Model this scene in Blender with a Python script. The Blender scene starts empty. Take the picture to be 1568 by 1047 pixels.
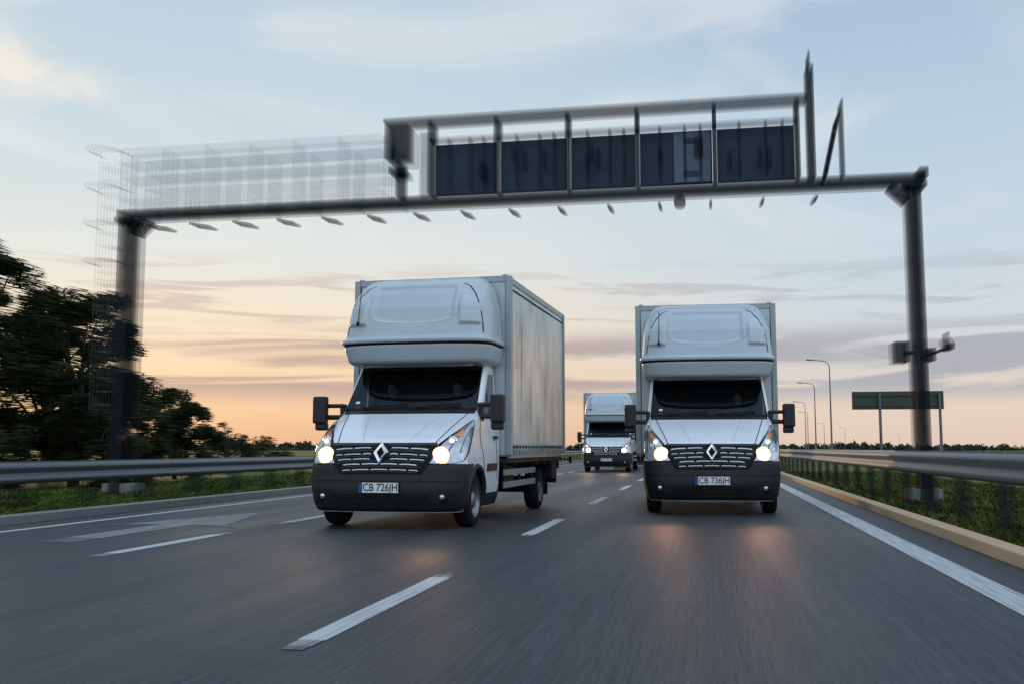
import bpy, math, random, bmesh
import numpy as np
from mathutils import Vector, Matrix
random.seed(7); rng=np.random.default_rng(7)
sc=bpy.context.scene
sc.view_settings.view_transform='Standard'
sc.view_settings.look='None'; sc.view_settings.exposure=0
def lin(c):
    return tuple(((v/255)/12.92 if v/255<=.04045 else ((v/255+.055)/1.055)**2.4) for v in c)+(1,)
# ---------------------------------------------------------------- materials
def newmat(name):
    m=bpy.data.materials.new(name); m.use_nodes=True
    return m,m.node_tree.nodes,m.node_tree.links,m.node_tree.nodes['Principled BSDF']
def mat(name,col,rough=.5,metal=0,coat=0,emis=None,es=0,noise=.12,nscale=6,bump=0,bscale=60,stretch=(1,1,1),spec=.5):
    m,n,l,b=newmat(name)
    b.inputs['Roughness'].default_value=rough; b.inputs['Metallic'].default_value=metal
    b.inputs['Coat Weight'].default_value=coat; b.inputs['Coat Roughness'].default_value=.06
    b.inputs['Specular IOR Level'].default_value=spec
    tc=n.new('ShaderNodeTexCoord'); mp=n.new('ShaderNodeMapping'); l.new(tc.outputs['Object'],mp.inputs[0])
    mp.inputs['Scale'].default_value=stretch
    nz=n.new('ShaderNodeTexNoise'); nz.inputs['Scale'].default_value=nscale; nz.inputs['Detail'].default_value=4
    l.new(mp.outputs[0],nz.inputs['Vector'])
    mx=n.new('ShaderNodeMix'); mx.data_type='RGBA'
    c=np.array(col[:3]); 
    mx.inputs[6].default_value=tuple(c*(1-noise))+(1,); mx.inputs[7].default_value=tuple(np.minimum(c*(1+noise),1))+(1,)
    l.new(nz.outputs[0],mx.inputs[0]); l.new(mx.outputs[2],b.inputs['Base Color'])
    if bump:
        n2=n.new('ShaderNodeTexNoise'); n2.inputs['Scale'].default_value=bscale; l.new(mp.outputs[0],n2.inputs['Vector'])
        bp=n.new('ShaderNodeBump'); bp.inputs['Strength'].default_value=bump; bp.inputs['Distance'].default_value=.01
        l.new(n2.outputs[0],bp.inputs['Height']); l.new(bp.outputs[0],b.inputs['Normal'])
    if emis:
        b.inputs['Emission Color'].default_value=tuple(emis)+(1,); b.inputs['Emission Strength'].default_value=es
        m.cycles.emission_sampling='NONE'
    return m
M={}
M['paint']=mat('white_paint',(.68,.71,.75),.28,0,.6,noise=.08,nscale=3)
M['pod']=mat('grey_white_gelcoat',(.42,.48,.52),.34,0,.35,noise=.10,nscale=2)
M['plastic']=mat('black_bumper_plastic',(.008,.009,.011),.46,noise=.35,nscale=3,spec=.4)
M['gap']=mat('panel_gap',(.006,.006,.007),.7,spec=.2)
M['alu']=mat('aluminium_frame',(.27,.31,.33),.4,.4,noise=.1)
M['slat']=mat('grille_slat',(.5,.51,.53),.28,.6)
M['chrome']=mat('chrome',(.8,.8,.82),.12,1,noise=.03)
M['lamp']=mat('headlamp_reflector',(.45,.47,.50),.14,.75,1,noise=.5,nscale=14)
M['bulb']=mat('lit_bulb',(1,.8,.5),.3,emis=(1,.85,.6),es=18)
M['bulbring']=mat('lit_reflector',(1,.8,.5),.3,emis=(1,.58,.22),es=1.9)
M['bulb2']=mat('lit_position_bulb',(1,.8,.5),.3,emis=(1,.6,.25),es=2.4)
M['orange']=mat('indicator_orange',(.7,.2,.02),.25,coat=1)
M['rubber']=mat('tyre_rubber',(.010,.010,.011),.8,noise=.2,nscale=20,spec=.2)
M['rim']=mat('steel_rim',(.2,.21,.23),.35,.7)
M['plate']=mat('plate_white',(.68,.70,.70),.4,noise=.02)
M['platetxt']=mat('plate_text',(.01,.01,.012),.5)
M['blue']=mat('plate_blue',(.01,.04,.3),.4)
M['chassis']=mat('chassis_black',(.012,.012,.014),.6,spec=.3)
M['interior']=mat('interior_dark',(.012,.014,.017),.8)
M['cloth']=mat('driver_shirt',(.06,.08,.12),.9)
M['skin']=mat('skin',(.26,.17,.13),.6)
M['glassdark']=mat('dark_window',(.012,.016,.02),.04,coat=1)
M['galv']=mat('galvanised_steel',(.11,.13,.155),.42,.45,noise=.4,nscale=1.2,bump=.1,stretch=(1,.15,1))
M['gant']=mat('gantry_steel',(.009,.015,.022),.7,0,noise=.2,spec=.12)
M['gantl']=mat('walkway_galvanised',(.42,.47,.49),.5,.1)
M['whiteplate']=mat('white_plate',(.8,.82,.82),.5)
M['panel']=mat('sign_back_panel',(.024,.040,.066),.6,.1,noise=.3,nscale=1.5,spec=.3)
M['panel2']=mat('sign_back_panel_light',(.085,.12,.17),.6,.1,noise=.2)
M['olive']=mat('board_back',(.035,.045,.035),.6)
M['bark']=mat('bark',(.04,.032,.025),.9,bump=.5,bscale=30)
M['kerb']=mat('kerb_concrete_sunset_tint',(.50,.34,.20),.8,noise=.25,nscale=4,bump=.3,bscale=40,stretch=(1,.15,1))  # beige concrete with the low sun's orange put into its colour
M['kerbg']=mat('kerb_grey_concrete',(.16,.17,.17),.8,noise=.25,nscale=4,stretch=(1,.15,1))
M['carp']=mat('car_paint',(.03,.035,.045),.25,0,1)
m,n,l,b=newmat('tarpaulin'); M['tarp']=m
tc=n.new('ShaderNodeTexCoord'); mp=n.new('ShaderNodeMapping'); mp.inputs['Scale'].default_value=(1,.9,.8); l.new(tc.outputs['Object'],mp.inputs[0])
nz=n.new('ShaderNodeTexNoise'); nz.inputs['Scale'].default_value=1.4; nz.inputs['Detail'].default_value=5; l.new(mp.outputs[0],nz.inputs[0])
r=n.new('ShaderNodeValToRGB'); r.color_ramp.elements[0].color=(.22,.27,.27,1); r.color_ramp.elements[1].color=(.50,.56,.54,1)
r.color_ramp.elements[0].position=.34; r.color_ramp.elements[1].position=.66
l.new(nz.outputs[0],r.inputs[0]); l.new(r.outputs[0],b.inputs['Base Color']); b.inputs['Roughness'].default_value=.24; b.inputs['Specular IOR Level'].default_value=.55
bp=n.new('ShaderNodeBump'); bp.inputs['Strength'].default_value=.3; bp.inputs['Distance'].default_value=.06; l.new(nz.outputs[0],bp.inputs['Height']); l.new(bp.outputs[0],b.inputs['Normal'])
m,n,l,b=newmat('windscreen_glass'); M['glass']=m
tr=n.new('ShaderNodeBsdfTransparent'); tr.inputs[0].default_value=(.40,.45,.45,1)
gl=n.new('ShaderNodeBsdfGlossy'); gl.inputs['Roughness'].default_value=.03; gl.inputs[0].default_value=(.65,.75,.85,1)
fr=n.new('ShaderNodeFresnel'); fr.inputs[0].default_value=1.38
mx=n.new('ShaderNodeMixShader'); l.new(fr.outputs[0],mx.inputs[0]); l.new(tr.outputs[0],mx.inputs[1]); l.new(gl.outputs[0],mx.inputs[2])
l.new(mx.outputs[0],n['Material Output'].inputs[0])
# asphalt
m,n,l,b=newmat('asphalt'); M['asphalt']=m
tc=n.new('ShaderNodeTexCoord')
def noise(sc_,st,det=4):
    mp=n.new('ShaderNodeMapping'); mp.inputs['Scale'].default_value=st; l.new(tc.outputs['Object'],mp.inputs[0])
    z=n.new('ShaderNodeTexNoise'); z.inputs['Scale'].default_value=sc_; z.inputs['Detail'].default_value=det; l.new(mp.outputs[0],z.inputs[0]); return z.outputs[0]
a=noise(1,(26,.4,1)); c=noise(1,(1.1,.05,1),3); d=noise(70,(1,.035,1),3)
def math_(op,x,y=None,v=None):
    q=n.new('ShaderNodeMath'); q.operation=op; l.new(x,q.inputs[0])
    if y is not None: l.new(y,q.inputs[1])
    if v is not None: q.inputs[1].default_value=v
    return q.outputs[0]
s=math_('ADD',math_('MULTIPLY',a,v=.35),math_('MULTIPLY',c,v=.3)); s=math_('ADD',s,math_('MULTIPLY',d,v=.45))
r=n.new('ShaderNodeValToRGB'); r.color_ramp.elements[0].position=.40; r.color_ramp.elements[1].position=.72
r.color_ramp.elements[0].color=(.005,.0085,.0115,1); r.color_ramp.elements[1].color=(.044,.055,.066,1)
l.new(s,r.inputs[0]); l.new(r.outputs[0],b.inputs['Base Color'])
rr=n.new('ShaderNodeMapRange'); l.new(c,rr.inputs[0]); rr.inputs[1].default_value=.3; rr.inputs[2].default_value=.7; rr.inputs[3].default_value=.44; rr.inputs[4].default_value=.66
l.new(rr.outputs[0],b.inputs['Roughness']); b.inputs['Specular IOR Level'].default_value=.28
bp=n.new('ShaderNodeBump'); bp.inputs['Strength'].default_value=.5; bp.inputs['Distance'].default_value=.008; l.new(d,bp.inputs['Height']); l.new(bp.outputs[0],b.inputs['Normal'])
def roadpaint(name,lo,hi,th,sy=1.2):
    m,n,l,b=newmat(name); tc=n.new('ShaderNodeTexCoord'); mp=n.new('ShaderNodeMapping'); mp.inputs['Scale'].default_value=(40,sy,1); l.new(tc.outputs['Object'],mp.inputs[0])
    z=n.new('ShaderNodeTexNoise'); z.inputs['Scale'].default_value=1; z.inputs['Detail'].default_value=6; l.new(mp.outputs[0],z.inputs[0])
    r=n.new('ShaderNodeValToRGB'); r.color_ramp.elements[0].position=th-.14; r.color_ramp.elements[1].position=th+.12
    r.color_ramp.elements[0].color=lo; r.color_ramp.elements[1].color=hi; l.new(z.outputs[0],r.inputs[0]); l.new(r.outputs[0],b.inputs['Base Color'])
    b.inputs['Roughness'].default_value=.7; return m
M['rp']=roadpaint('road_paint',(.20,.21,.22,1),(.42,.44,.45,1),.42)
M['rpw']=roadpaint('worn_road_paint',(.05,.056,.062,1),(.24,.25,.26,1),.50)
M['rpw2']=roadpaint('worn_road_paint_edge',(.018,.023,.028,1),(.14,.15,.16,1),.54)
m,n,l,b=newmat('grass'); M['grass']=m
tc=n.new('ShaderNodeTexCoord'); mp=n.new('ShaderNodeMapping'); mp.inputs['Scale'].default_value=(1,.3,1); l.new(tc.outputs['Object'],mp.inputs[0]); z=n.new('ShaderNodeTexNoise'); z.inputs['Scale'].default_value=1.2; z.inputs['Detail'].default_value=6; l.new(mp.outputs[0],z.inputs[0])
r=n.new('ShaderNodeValToRGB'); r.color_ramp.elements[0].position=.35; r.color_ramp.elements[1].position=.68
r.color_ramp.elements[0].color=(.030,.052,.010,1); r.color_ramp.elements[1].color=(.12,.14,.03,1); l.new(z.outputs[0],r.inputs[0]); l.new(r.outputs[0],b.inputs['Base Color']); b.inputs['Roughness'].default_value=.9
b.inputs['Specular IOR Level'].default_value=.1
def leafmat(name,c0,c1):
    m,n,l,b=newmat(name); tc=n.new('ShaderNodeTexCoord'); z=n.new('ShaderNodeTexNoise'); z.inputs['Scale'].default_value=1.3; z.inputs['Detail'].default_value=2; l.new(tc.outputs['Object'],z.inputs[0])
    r=n.new('ShaderNodeValToRGB'); r.color_ramp.elements[0].position=.35; r.color_ramp.elements[1].position=.65
    r.color_ramp.elements[0].color=c0; r.color_ramp.elements[1].color=c1; l.new(z.outputs[0],r.inputs[0])
    l.new(r.outputs[0],b.inputs['Base Color']); b.inputs['Roughness'].default_value=.8; b.inputs['Specular IOR Level'].default_value=.05
    return m
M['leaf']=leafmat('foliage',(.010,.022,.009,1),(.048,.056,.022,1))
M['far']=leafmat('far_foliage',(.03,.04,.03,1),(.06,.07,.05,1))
# ---------------------------------------------------------------- mesh builder
class MB:
    def __init__(s): s.v=[];s.f=[];s.m=[];s.s=[];s.mats=[]
    def mi(s,k):
        if k not in s.mats: s.mats.append(k)
        return s.mats.index(k)
    def add(s,v,f,k,smooth=False):
        o=len(s.v); s.v+= [tuple(p) for p in v]; i=s.mi(k)
        for q in f: s.f.append(tuple(o+j for j in q)); s.m.append(i); s.s.append(smooth)
    def box(s,c,d,k,rot=None):
        v=[Vector((x*d[0]/2,y*d[1]/2,z*d[2]/2)) for x in(-1,1) for y in(-1,1) for z in(-1,1)]
        if rot is not None: v=[rot@p for p in v]
        v=[p+Vector(c) for p in v]
        s.add(v,[(0,1,3,2),(4,6,7,5),(0,4,5,1),(2,3,7,6),(0,2,6,4),(1,5,7,3)],k)
    def bb(s,x0,x1,y0,y1,z0,z1,k): s.box(((x0+x1)/2,(y0+y1)/2,(z0+z1)/2),(x1-x0,y1-y0,z1-z0),k)
    def cyl(s,p0,p1,r0,k,r1=None,seg=10,smooth=True):
        r1=r0 if r1 is None else r1; p0=Vector(p0);p1=Vector(p1); d=(p1-p0).normalized()
        a=d.orthogonal().normalized(); b=d.cross(a)
        v=[];
        for p,r in((p0,r0),(p1,r1)):
            for i in range(seg):
                t=2*math.pi*i/seg; v.append(p+a*math.cos(t)*r+b*math.sin(t)*r)
        s.add(v,[(i,(i+1)%seg,seg+(i+1)%seg,seg+i) for i in range(seg)],k,smooth)
        s.add(v,[tuple(range(seg))[::-1],tuple(range(seg,2*seg))],k)
    def path(s,pts,r,k,seg=8):
        for a,b in zip(pts[:-1],pts[1:]): s.cyl(a,b,r,k,seg=seg)
    def lathe(s,prof,cx,cy,cz,k,seg=36):
        v=[]
        for x,r in prof:
            for i in range(seg):
                t=2*math.pi*i/seg; v.append((cx+x,cy+r*math.cos(t),cz+r*math.sin(t)))
        f=[]
        for j in range(len(prof)-1):
            for i in range(seg): f.append((j*seg+i,j*seg+(i+1)%seg,(j+1)*seg+(i+1)%seg,(j+1)*seg+i))
        s.add(v,f,k,True)
    def ell(s,c,r,k,a=14,b=10):
        v=[];f=[]
        for j in range(b+1):
            p=math.pi*j/b
            for i in range(a):
                t=2*math.pi*i/a; v.append((c[0]+r[0]*math.sin(p)*math.cos(t),c[1]+r[1]*math.sin(p)*math.sin(t),c[2]+r[2]*math.cos(p)))
        for j in range(b):
            for i in range(a): f.append((j*a+i,j*a+(i+1)%a,(j+1)*a+(i+1)%a,(j+1)*a+i))
        s.add(v,f,k,True)
    def mesh(s,name):
        me=bpy.data.meshes.new(name); me.from_pydata(s.v,[],s.f)
        for k in s.mats: me.materials.append(M[k])
        me.polygons.foreach_set('material_index',s.m); me.polygons.foreach_set('use_smooth',s.s); me.update(); return me
def obj(name,me,parent=None,loc=(0,0,0),bevel=0):
    o=bpy.data.objects.new(name,me); sc.collection.objects.link(o); o.location=loc
    if parent: o.parent=parent
    if bevel:
        b=o.modifiers.new('bevel','BEVEL'); b.width=bevel; b.segments=3 if bevel>.02 else 2; b.limit_method='ANGLE'
    return o
def empty(name,loc=(0,0,0)):
    o=bpy.data.objects.new(name,None); sc.collection.objects.link(o); o.location=loc; o.empty_display_size=.3; return o
# ---------------------------------------------------------------- parametric cab surface
class Surf:
    def __init__(s,tab,yb,n,sm,cz,disp=None):
        s.t=np.array(tab,float); s.yb=yb; s.n=n; s.sm=sm; s.cz=cz; s.disp=disp; s.c={}
    def par(s,z):
        k=round(z,5)
        if k not in s.c:
            s.c[k]=[sum(float(np.interp(z+o,s.t[:,0],s.t[:,c])) for o in (-s.sm,-s.sm/2,0,s.sm/2,s.sm))/5 for c in (1,2,3)]
        return s.c[k]
    def P(s,t,z):
        yf,w,D=s.par(z); g=1 if t>=0 else -1; a=abs(t); e=2/s.n
        if a<=1:
            th=a*math.pi/2; x=w*max(math.sin(th),0)**e; y=yf+D*(1-max(math.cos(th),0)**e)
        else: x=w; y=yf+D+(a-1)*(s.yb-yf-D)
        if s.disp: y+=s.disp(x,z) if a<1 else 0
        return Vector((g*x,y,z))
    def N(s,t,z):
        h=.004
        a=s.P(t+h,z)-s.P(t-h,z); b=s.P(t,z+h)-s.P(t,z-h); nn=a.cross(b)
        if nn.length<1e-9: return Vector((0,-1,0))
        nn.normalize()
        if nn.dot(s.P(t,z)-Vector((0,s.yb,s.cz)))<0: nn=-nn
        return nn
    def tx(s,x,z):
        yf,w,D=s.par(z); f=min(abs(x)/w,.9995); t=math.asin(f**(s.n/2))*2/math.pi; return t if x>=0 else -t
    def ty(s,y,z):
        yf,w,D=s.par(z)
        if y<yf+D: return math.acos(min(1,max(0,1-(y-yf)/D)**(s.n/2)))*2/math.pi
        return 1+(y-yf-D)/(s.yb-yf-D)
    def shell(s,mb,zs,ts,k,skip=None):
        v=[s.P(t,z) for z in zs for t in ts]; nt=len(ts); f=[]
        for i in range(len(zs)-1):
            for j in range(nt-1):
                if skip and skip((ts[j]+ts[j+1])/2,(zs[i]+zs[i+1])/2): continue
                f.append((i*nt+j,i*nt+j+1,(i+1)*nt+j+1,(i+1)*nt+j))
        mb.add(v,f,k,True)
    def patch(s,mb,rows,off,k,nz=6,nt=16,skirt=.012):
        rr=[]
        for (z0,a0,b0),(z1,a1,b1) in zip(rows[:-1],rows[1:]):
            for i in range(nz):
                q=i/nz; rr.append((z0+(z1-z0)*q,a0+(a1-a0)*q,b0+(b1-b0)*q))
        rr.append(rows[-1]); v=[];v2=[];c=nt+1
        for z,a,b in rr:
            for j in range(c):
                t=a+(b-a)*j/nt; p=s.P(t,z); nn=s.N(t,z); v.append(p+nn*off); v2.append(p-nn*skirt)
        R=len(rr); f=[(i*c+j,i*c+j+1,(i+1)*c+j+1,(i+1)*c+j) for i in range(R-1) for j in range(nt)]
        mb.add(v,f,k,True)
        bl=[j for j in range(c)]+[i*c+c-1 for i in range(1,R)]+[(R-1)*c+j for j in range(c-2,-1,-1)]+[i*c for i in range(R-2,0,-1)]
        m=len(bl); mb.add([v[i] for i in bl]+[v2[i] for i in bl],[(i,(i+1)%m,m+(i+1)%m,m+i) for i in range(m)],k)
    def line(s,mb,pts,w,k,off=.003):
        vs=[]
        for x,z in pts:
            t=s.tx(x,z); p=s.P(t,z); n_=s.N(t,z); vs.append((p,n_))
        v=[]
        for i,(p,n_) in enumerate(vs):
            a=vs[max(0,i-1)][0]; b=vs[min(len(vs)-1,i+1)][0]; d=(b-a).normalized().cross(n_).normalized()*w/2
            v+=[p+d+n_*off,p-d+n_*off]
        mb.add(v,[(2*i,2*i+1,2*i+3,2*i+2) for i in range(len(vs)-1)],k,True)
NC=3.0; YB=2.10
cab=Surf([(.22,.10,.95,.36),(.32,.03,1.0,.38),(.5,0,1.03,.4),(.8,.02,1.045,.42),(.98,.07,1.045,.44),(1.06,.13,1.045,.44),(1.16,.29,1.04,.43),
 (1.3,.55,1.035,.38),(1.44,.86,1.02,.32),(1.5,1.0,1.01,.27),(1.54,1.05,1.005,.25),(2.2,1.62,.95,.2),(2.3,1.74,.91,.2)],YB-.02,NC,.025,.8)
def ss(a,b,v): v=min(1,max(0,(v-a)/(b-a))); return v*v*(3-2*v)
def pdisp(x,z):
    zl=2.76+.12*(x/.7)**2
    d=.055*(1-ss(.55,.61,x))*ss(zl-.035,zl+.03,z)*(1-ss(3.27,3.36,z))
    d-=.05*ss(.66,.71,x)*(1-ss(.93,1.02,x))*ss(2.72,2.78,z)*(1-ss(3.05,3.25,z))
    return d
PD=.14
pod=Surf([(a,b+PD,c_,d_) for a,b,c_,d_ in [(2.18,1.45,.80,.3),(2.2,1.22,.95,.4),(2.225,1.09,1.03,.40),(2.26,1.05,1.06,.42),(2.44,.975,1.095,.44),(2.462,.975,1.095,.44),(2.468,1.0,1.07,.44),(2.488,1.0,1.07,.44),(2.494,.93,1.125,.44),
 (2.54,.925,1.125,.44),(2.556,.94,1.115,.44),(2.575,.985,1.09,.44),(2.70,1.01,1.08,.46),(3.0,1.08,1.06,.50),(3.2,1.18,1.02,.54),(3.32,1.29,.985,.52),(3.41,1.42,.93,.44),(3.47,1.58,.86,.3),(3.5,1.75,.80,.16),(3.515,1.86,.75,.03)]],YB-.01,2.8,.004,2.7,pdisp)
TW=cab.tx(.94*cab.par(1.6)[1],1.6)
parts={}
mb=MB()
zs=sorted(set([round(.22+i*.025,4) for i in range(84)]+[1.55,2.17]))
zs=[z for z in zs if abs(z-1.55)>.012 or z==1.55]; zs=[z for z in zs if abs(z-2.17)>.012 or z==2.17]
tp=[i/40 for i in range(0,41)]+[1+i/36 for i in range(1,37)]
tp=[t for t in tp if abs(t-TW)>.012]+[TW]; tp=sorted(tp); ts=[-t for t in tp[::-1] if t>0]+tp
AY,AZ,AR=.88,.36,.42
def skip(t,z):
    if abs(t)<TW and 1.55<z<2.17: return True
    p=cab.P(t,z)
    return abs(p.x)>.55 and (p.y-AY)**2+(p.z-AZ)**2<AR**2 and p.y>.4
cab.shell(mb,zs,ts,'paint',skip)
mb.bb(-.85,.85,1.6,YB-.03,2.27,2.32,'paint')
parts['cab_body']=(mb.mesh('cab_body'),0)
mb=MB()
def sym(f):
    f(1); f(-1)
T=lambda x,z:cab.tx(x,z)
cab.patch(mb,[(.24,-cab.ty(.40,.24),cab.ty(.40,.24)),(.5,-cab.ty(.42,.5),cab.ty(.42,.5)),(.70,-cab.ty(.5,.7),cab.ty(.5,.7)),(.80,-cab.ty(.62,.8),cab.ty(.62,.8)),(.83,-cab.ty(.66,.83),cab.ty(.66,.83))],.018,'plastic',nt=60)
cab.patch(mb,[(.62,-T(.98,.62),T(.98,.62)),(.655,-T(.99,.655),T(.99,.655)),(.68,-T(.99,.68),T(.99,.68))],.040,'plastic',nt=50,nz=3,skirt=-.015)
cab.patch(mb,[(.27,-T(.90,.27),T(.90,.27)),(.31,-T(.9,.31),T(.9,.31))],.04,'plastic',nt=40,nz=3,skirt=-.015)
cab.patch(mb,[(.34,-T(.58,.34),T(.58,.34)),(.45,-T(.64,.45),T(.64,.45))],.024,'gap',nt=30)
for z in (.36,.39,.42): cab.patch(mb,[(z,-T(.57,z),T(.57,z)),(z+.01,-T(.57,z),T(.57,z))],.034,'plastic',nt=30,nz=1)
def lowtrim(g):
    v=[];K=30
    for i in range(K+1):
        t=math.radians(-12+204*i/K)
        for rr,off in ((AR-.035,-.02),(AR-.02,.028),(AR+.035,.028),(AR+.05,-.004)):
            y=AY+rr*math.cos(t); z=max(.23,AZ+rr*math.sin(t)); tt=cab.ty(y,z); p=cab.P(tt,z)+cab.N(tt,z)*off; v.append((g*p.x,p.y,p.z))
    mb.add(v,[(i*4+j,i*4+j+1,i*4+j+5,i*4+j+4) for i in range(K) for j in range(3)],'plastic',True)
    cab.patch(mb,[(.25,g*cab.ty(1.34,.25),g*1.99),(.42,g*cab.ty(1.34,.42),g*1.99)],.015,'plastic',nt=6,nz=2)
    cab.patch(mb,[(.72,g*cab.ty(1.37,.72),g*1.9),(.82,g*cab.ty(1.40,.82),g*1.9)],.018,'plastic',nt=6,nz=2)
    for y0,y1,z0,z1 in ((1.18,1.18,.95,1.5),(1.35,1.18,.42,.95),(2.02,2.0,.42,2.1)):
        a0=cab.ty(y0,z0);a1=cab.ty(y1,z1); cab.patch(mb,[(z0,g*a0,g*(a0+.014)),(z1,g*a1,g*(a1+.014))],.003,'gap',nt=1,nz=8,skirt=.001)
    cab.line(mb,[(g*(.66+(z-1.09)/.41*.2),z) for z in np.linspace(1.09,1.5,12)],.012,'gap')
    p=cab.P(cab.ty(1.82,1.18),1.18); mb.box((g*(p.x+.02),1.82,1.18),(.03,.16,.045),'plastic')
    cab.line(mb,[(g*(.30+(z-1.1)/.4*.22),z) for z in np.linspace(1.12,1.46,10)],.004,'alu',.002)
    p=cab.P(T(.80,.42),.42); mb.ell((g*.80,p.y-.0,.42),(.085,.03,.075),'gap',18,10); mb.ell((g*.80,p.y-.022,.42),(.036,.02,.036),'lamp',18,10)
sym(lowtrim)
cab.line(mb,[(x,1.085) for x in np.linspace(-.68,.68,40)],.010,'gap')
cab.patch(mb,[(1.497,-T(.94,1.497),T(.94,1.497)),(1.53,-T(.94,1.53),T(.94,1.53)),(1.552,-T(.94,1.552),T(.94,1.552))],.006,'plastic',nt=40,nz=2)
parts['bumper_and_trim']=(mb.mesh('bumper_and_trim'),0)
# --- grille
mb=MB()
cab.patch(mb,[(.70,-T(.54,.7),T(.54,.7)),(.80,-T(.62,.8),T(.62,.8)),(.93,-T(.65,.93),T(.65,.93)),(1.05,-T(.70,1.05),T(.70,1.05))],.021,'gap',nt=40)
cab.patch(mb,[(1.045,-T(.71,1.045),T(.71,1.045)),(1.075,-T(.70,1.075),T(.70,1.075))],.03,'plastic',nt=40,nz=2)
def slat(x0,x1,zf,th,off,k):
    K=max(3,int(abs(x1-x0)/.03)); rowsx=np.linspace(x0,x1,K+1); v=[]
    for x in rowsx:
        z=zf(x)
        for dz,of in ((-th/2,-.0),(-th/2,off),(th/2,off),(th/2,0)):
            t=T(x,z+dz); v.append(cab.P(t,z+dz)+cab.N(t,z+dz)*(of+.02))
    f=[(i*4+j,i*4+j+1,i*4+j+5,i*4+j+4) for i in range(K) for j in range(3)]+[(0,1,2,3),tuple(K*4+j for j in (3,2,1,0))]
    mb.add(v,f,k)
for r_ in range(5):
    z0=.745+.063*r_; hw=.50+.035*r_
    zf=lambda x,z0=z0:z0-.02*(x/.6)**2+.006
    slat(-hw,hw,lambda x:zf(x)-.014,.016,.010,'plastic')
    seg=.25; off_=0 if r_%2 else seg/2
    for k in range(-4,5):
        a=k*seg+off_+.012; b_=a+seg-.03
        a=max(a,-hw); b_=min(b_,hw)
        if b_-a<.04: continue
        if z0>.83 and a<.12 and b_>-.12:
            if abs((a+b_)/2)<.05: continue
            if a<0: b_=min(b_,-.13)
            else: a=max(a,.13)
            if b_-a<.04: continue
        slat(a,b_,lambda x,a=a,b_=b_:zf(x)+.012-.004*abs((x-(a+b_)/2)/((b_-a)/2))**2,.012,.024,'slat')
parts['grille']=(mb.mesh('grille'),0)
mb=MB()
cy=cab.P(0,.98).y; ez=.975
o_=[(0,.15),(.105,0),(0,-.15),(-.105,0)]; i_=[(0,.08),(.052,0),(0,-.08),(-.052,0)]
tl=.35
v=[(x,cy-.045+z*tl,ez+z) for x,z in o_]+[(x*.82,cy-.078+z*tl,ez+z*.82) for x,z in o_]+[(x,cy-.06+z*tl,ez+z) for x,z in i_]
f=[]
for i in range(4):
    j=(i+1)%4; f+=[(i,j,4+j,4+i),(4+i,4+j,8+j,8+i)]
mb.add(v,f,'chrome'); mb.ell((0,cy+.005,ez),(.125,.045,.13),'gap')
parts['emblem']=(mb.mesh('emblem'),0)
# --- headlamps
mb=MB(); mbb=MB()
def hl(g):
    def F(x,z): return g*T(x,z)
    rows=[(.815,F(.60,.815),F(.84,.815)),(.88,F(.615,.88),g*cab.ty(.30,.88)),(.97,F(.65,.97),g*cab.ty(.42,.97)),(1.08,F(.72,1.08),g*cab.ty(.52,1.08)),(1.2,F(.82,1.2),g*cab.ty(.66,1.2)),(1.32,F(.915,1.32),g*cab.ty(.82,1.32)),(1.40,F(.965,1.40),g*cab.ty(.94,1.40))]
    cab.patch(mb,rows,.012,'lamp',nt=14,nz=5)
    r2=[(z,a,a+(b-a)*.07) for z,a,b in rows]; cab.patch(mb,r2,.016,'gap',nt=2,nz=4)
    r2=[(z,b,b-(b-a)*.05) for z,a,b in rows]; cab.patch(mb,r2,.016,'gap',nt=2,nz=4)
    cab.patch(mb,[(.812,rows[0][1],rows[0][2]),(.835,rows[0][1]*1.0,g*T(.9,.835))],.02,'gap',nt=6,nz=1)
    z=1.17; cab.patch(mb,[(z,F(.86,z),F(.93,z)),(z+.08,F(.91,z+.08),F(.96,z+.08))],.018,'orange',nt=5,nz=2)
    for q in (.3,.62): 
        r2=[(z,a+(b-a)*q,a+(b-a)*(q+.03)) for z,a,b in rows[2:6]]; cab.patch(mb,r2,.015,'gap',nt=1,nz=4,skirt=0)
    for x,z,rad in ((.77,.935,.112),(.86,1.12,.07)):
        p=cab.P(T(x,z),z); mb.ell((g*x,p.y+.015,z),(rad,.045,rad),'chrome',20,12)
        mb.ell((g*x,p.y-.010,z),(rad*.8,.022,rad*.8),'lamp',20,12)
    p=cab.P(T(.77,.935),.935); mbb.ell((g*.77,p.y-.022,.935),(.116,.032,.116),'bulbring',20,12); mbb.ell((g*.77,p.y-.048,.935),(.078,.024,.078),'bulb',18,12)
    p=cab.P(T(.86,1.12),1.12); mbb.ell((g*.86,p.y-.036,1.12),(.034,.014,.034),'bulb2',12,8)
sym(hl)
parts['headlamps']=(mb.mesh('headlamps'),0); parts['lit_bulbs']=(mbb.mesh('lit_bulbs'),0)
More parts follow.
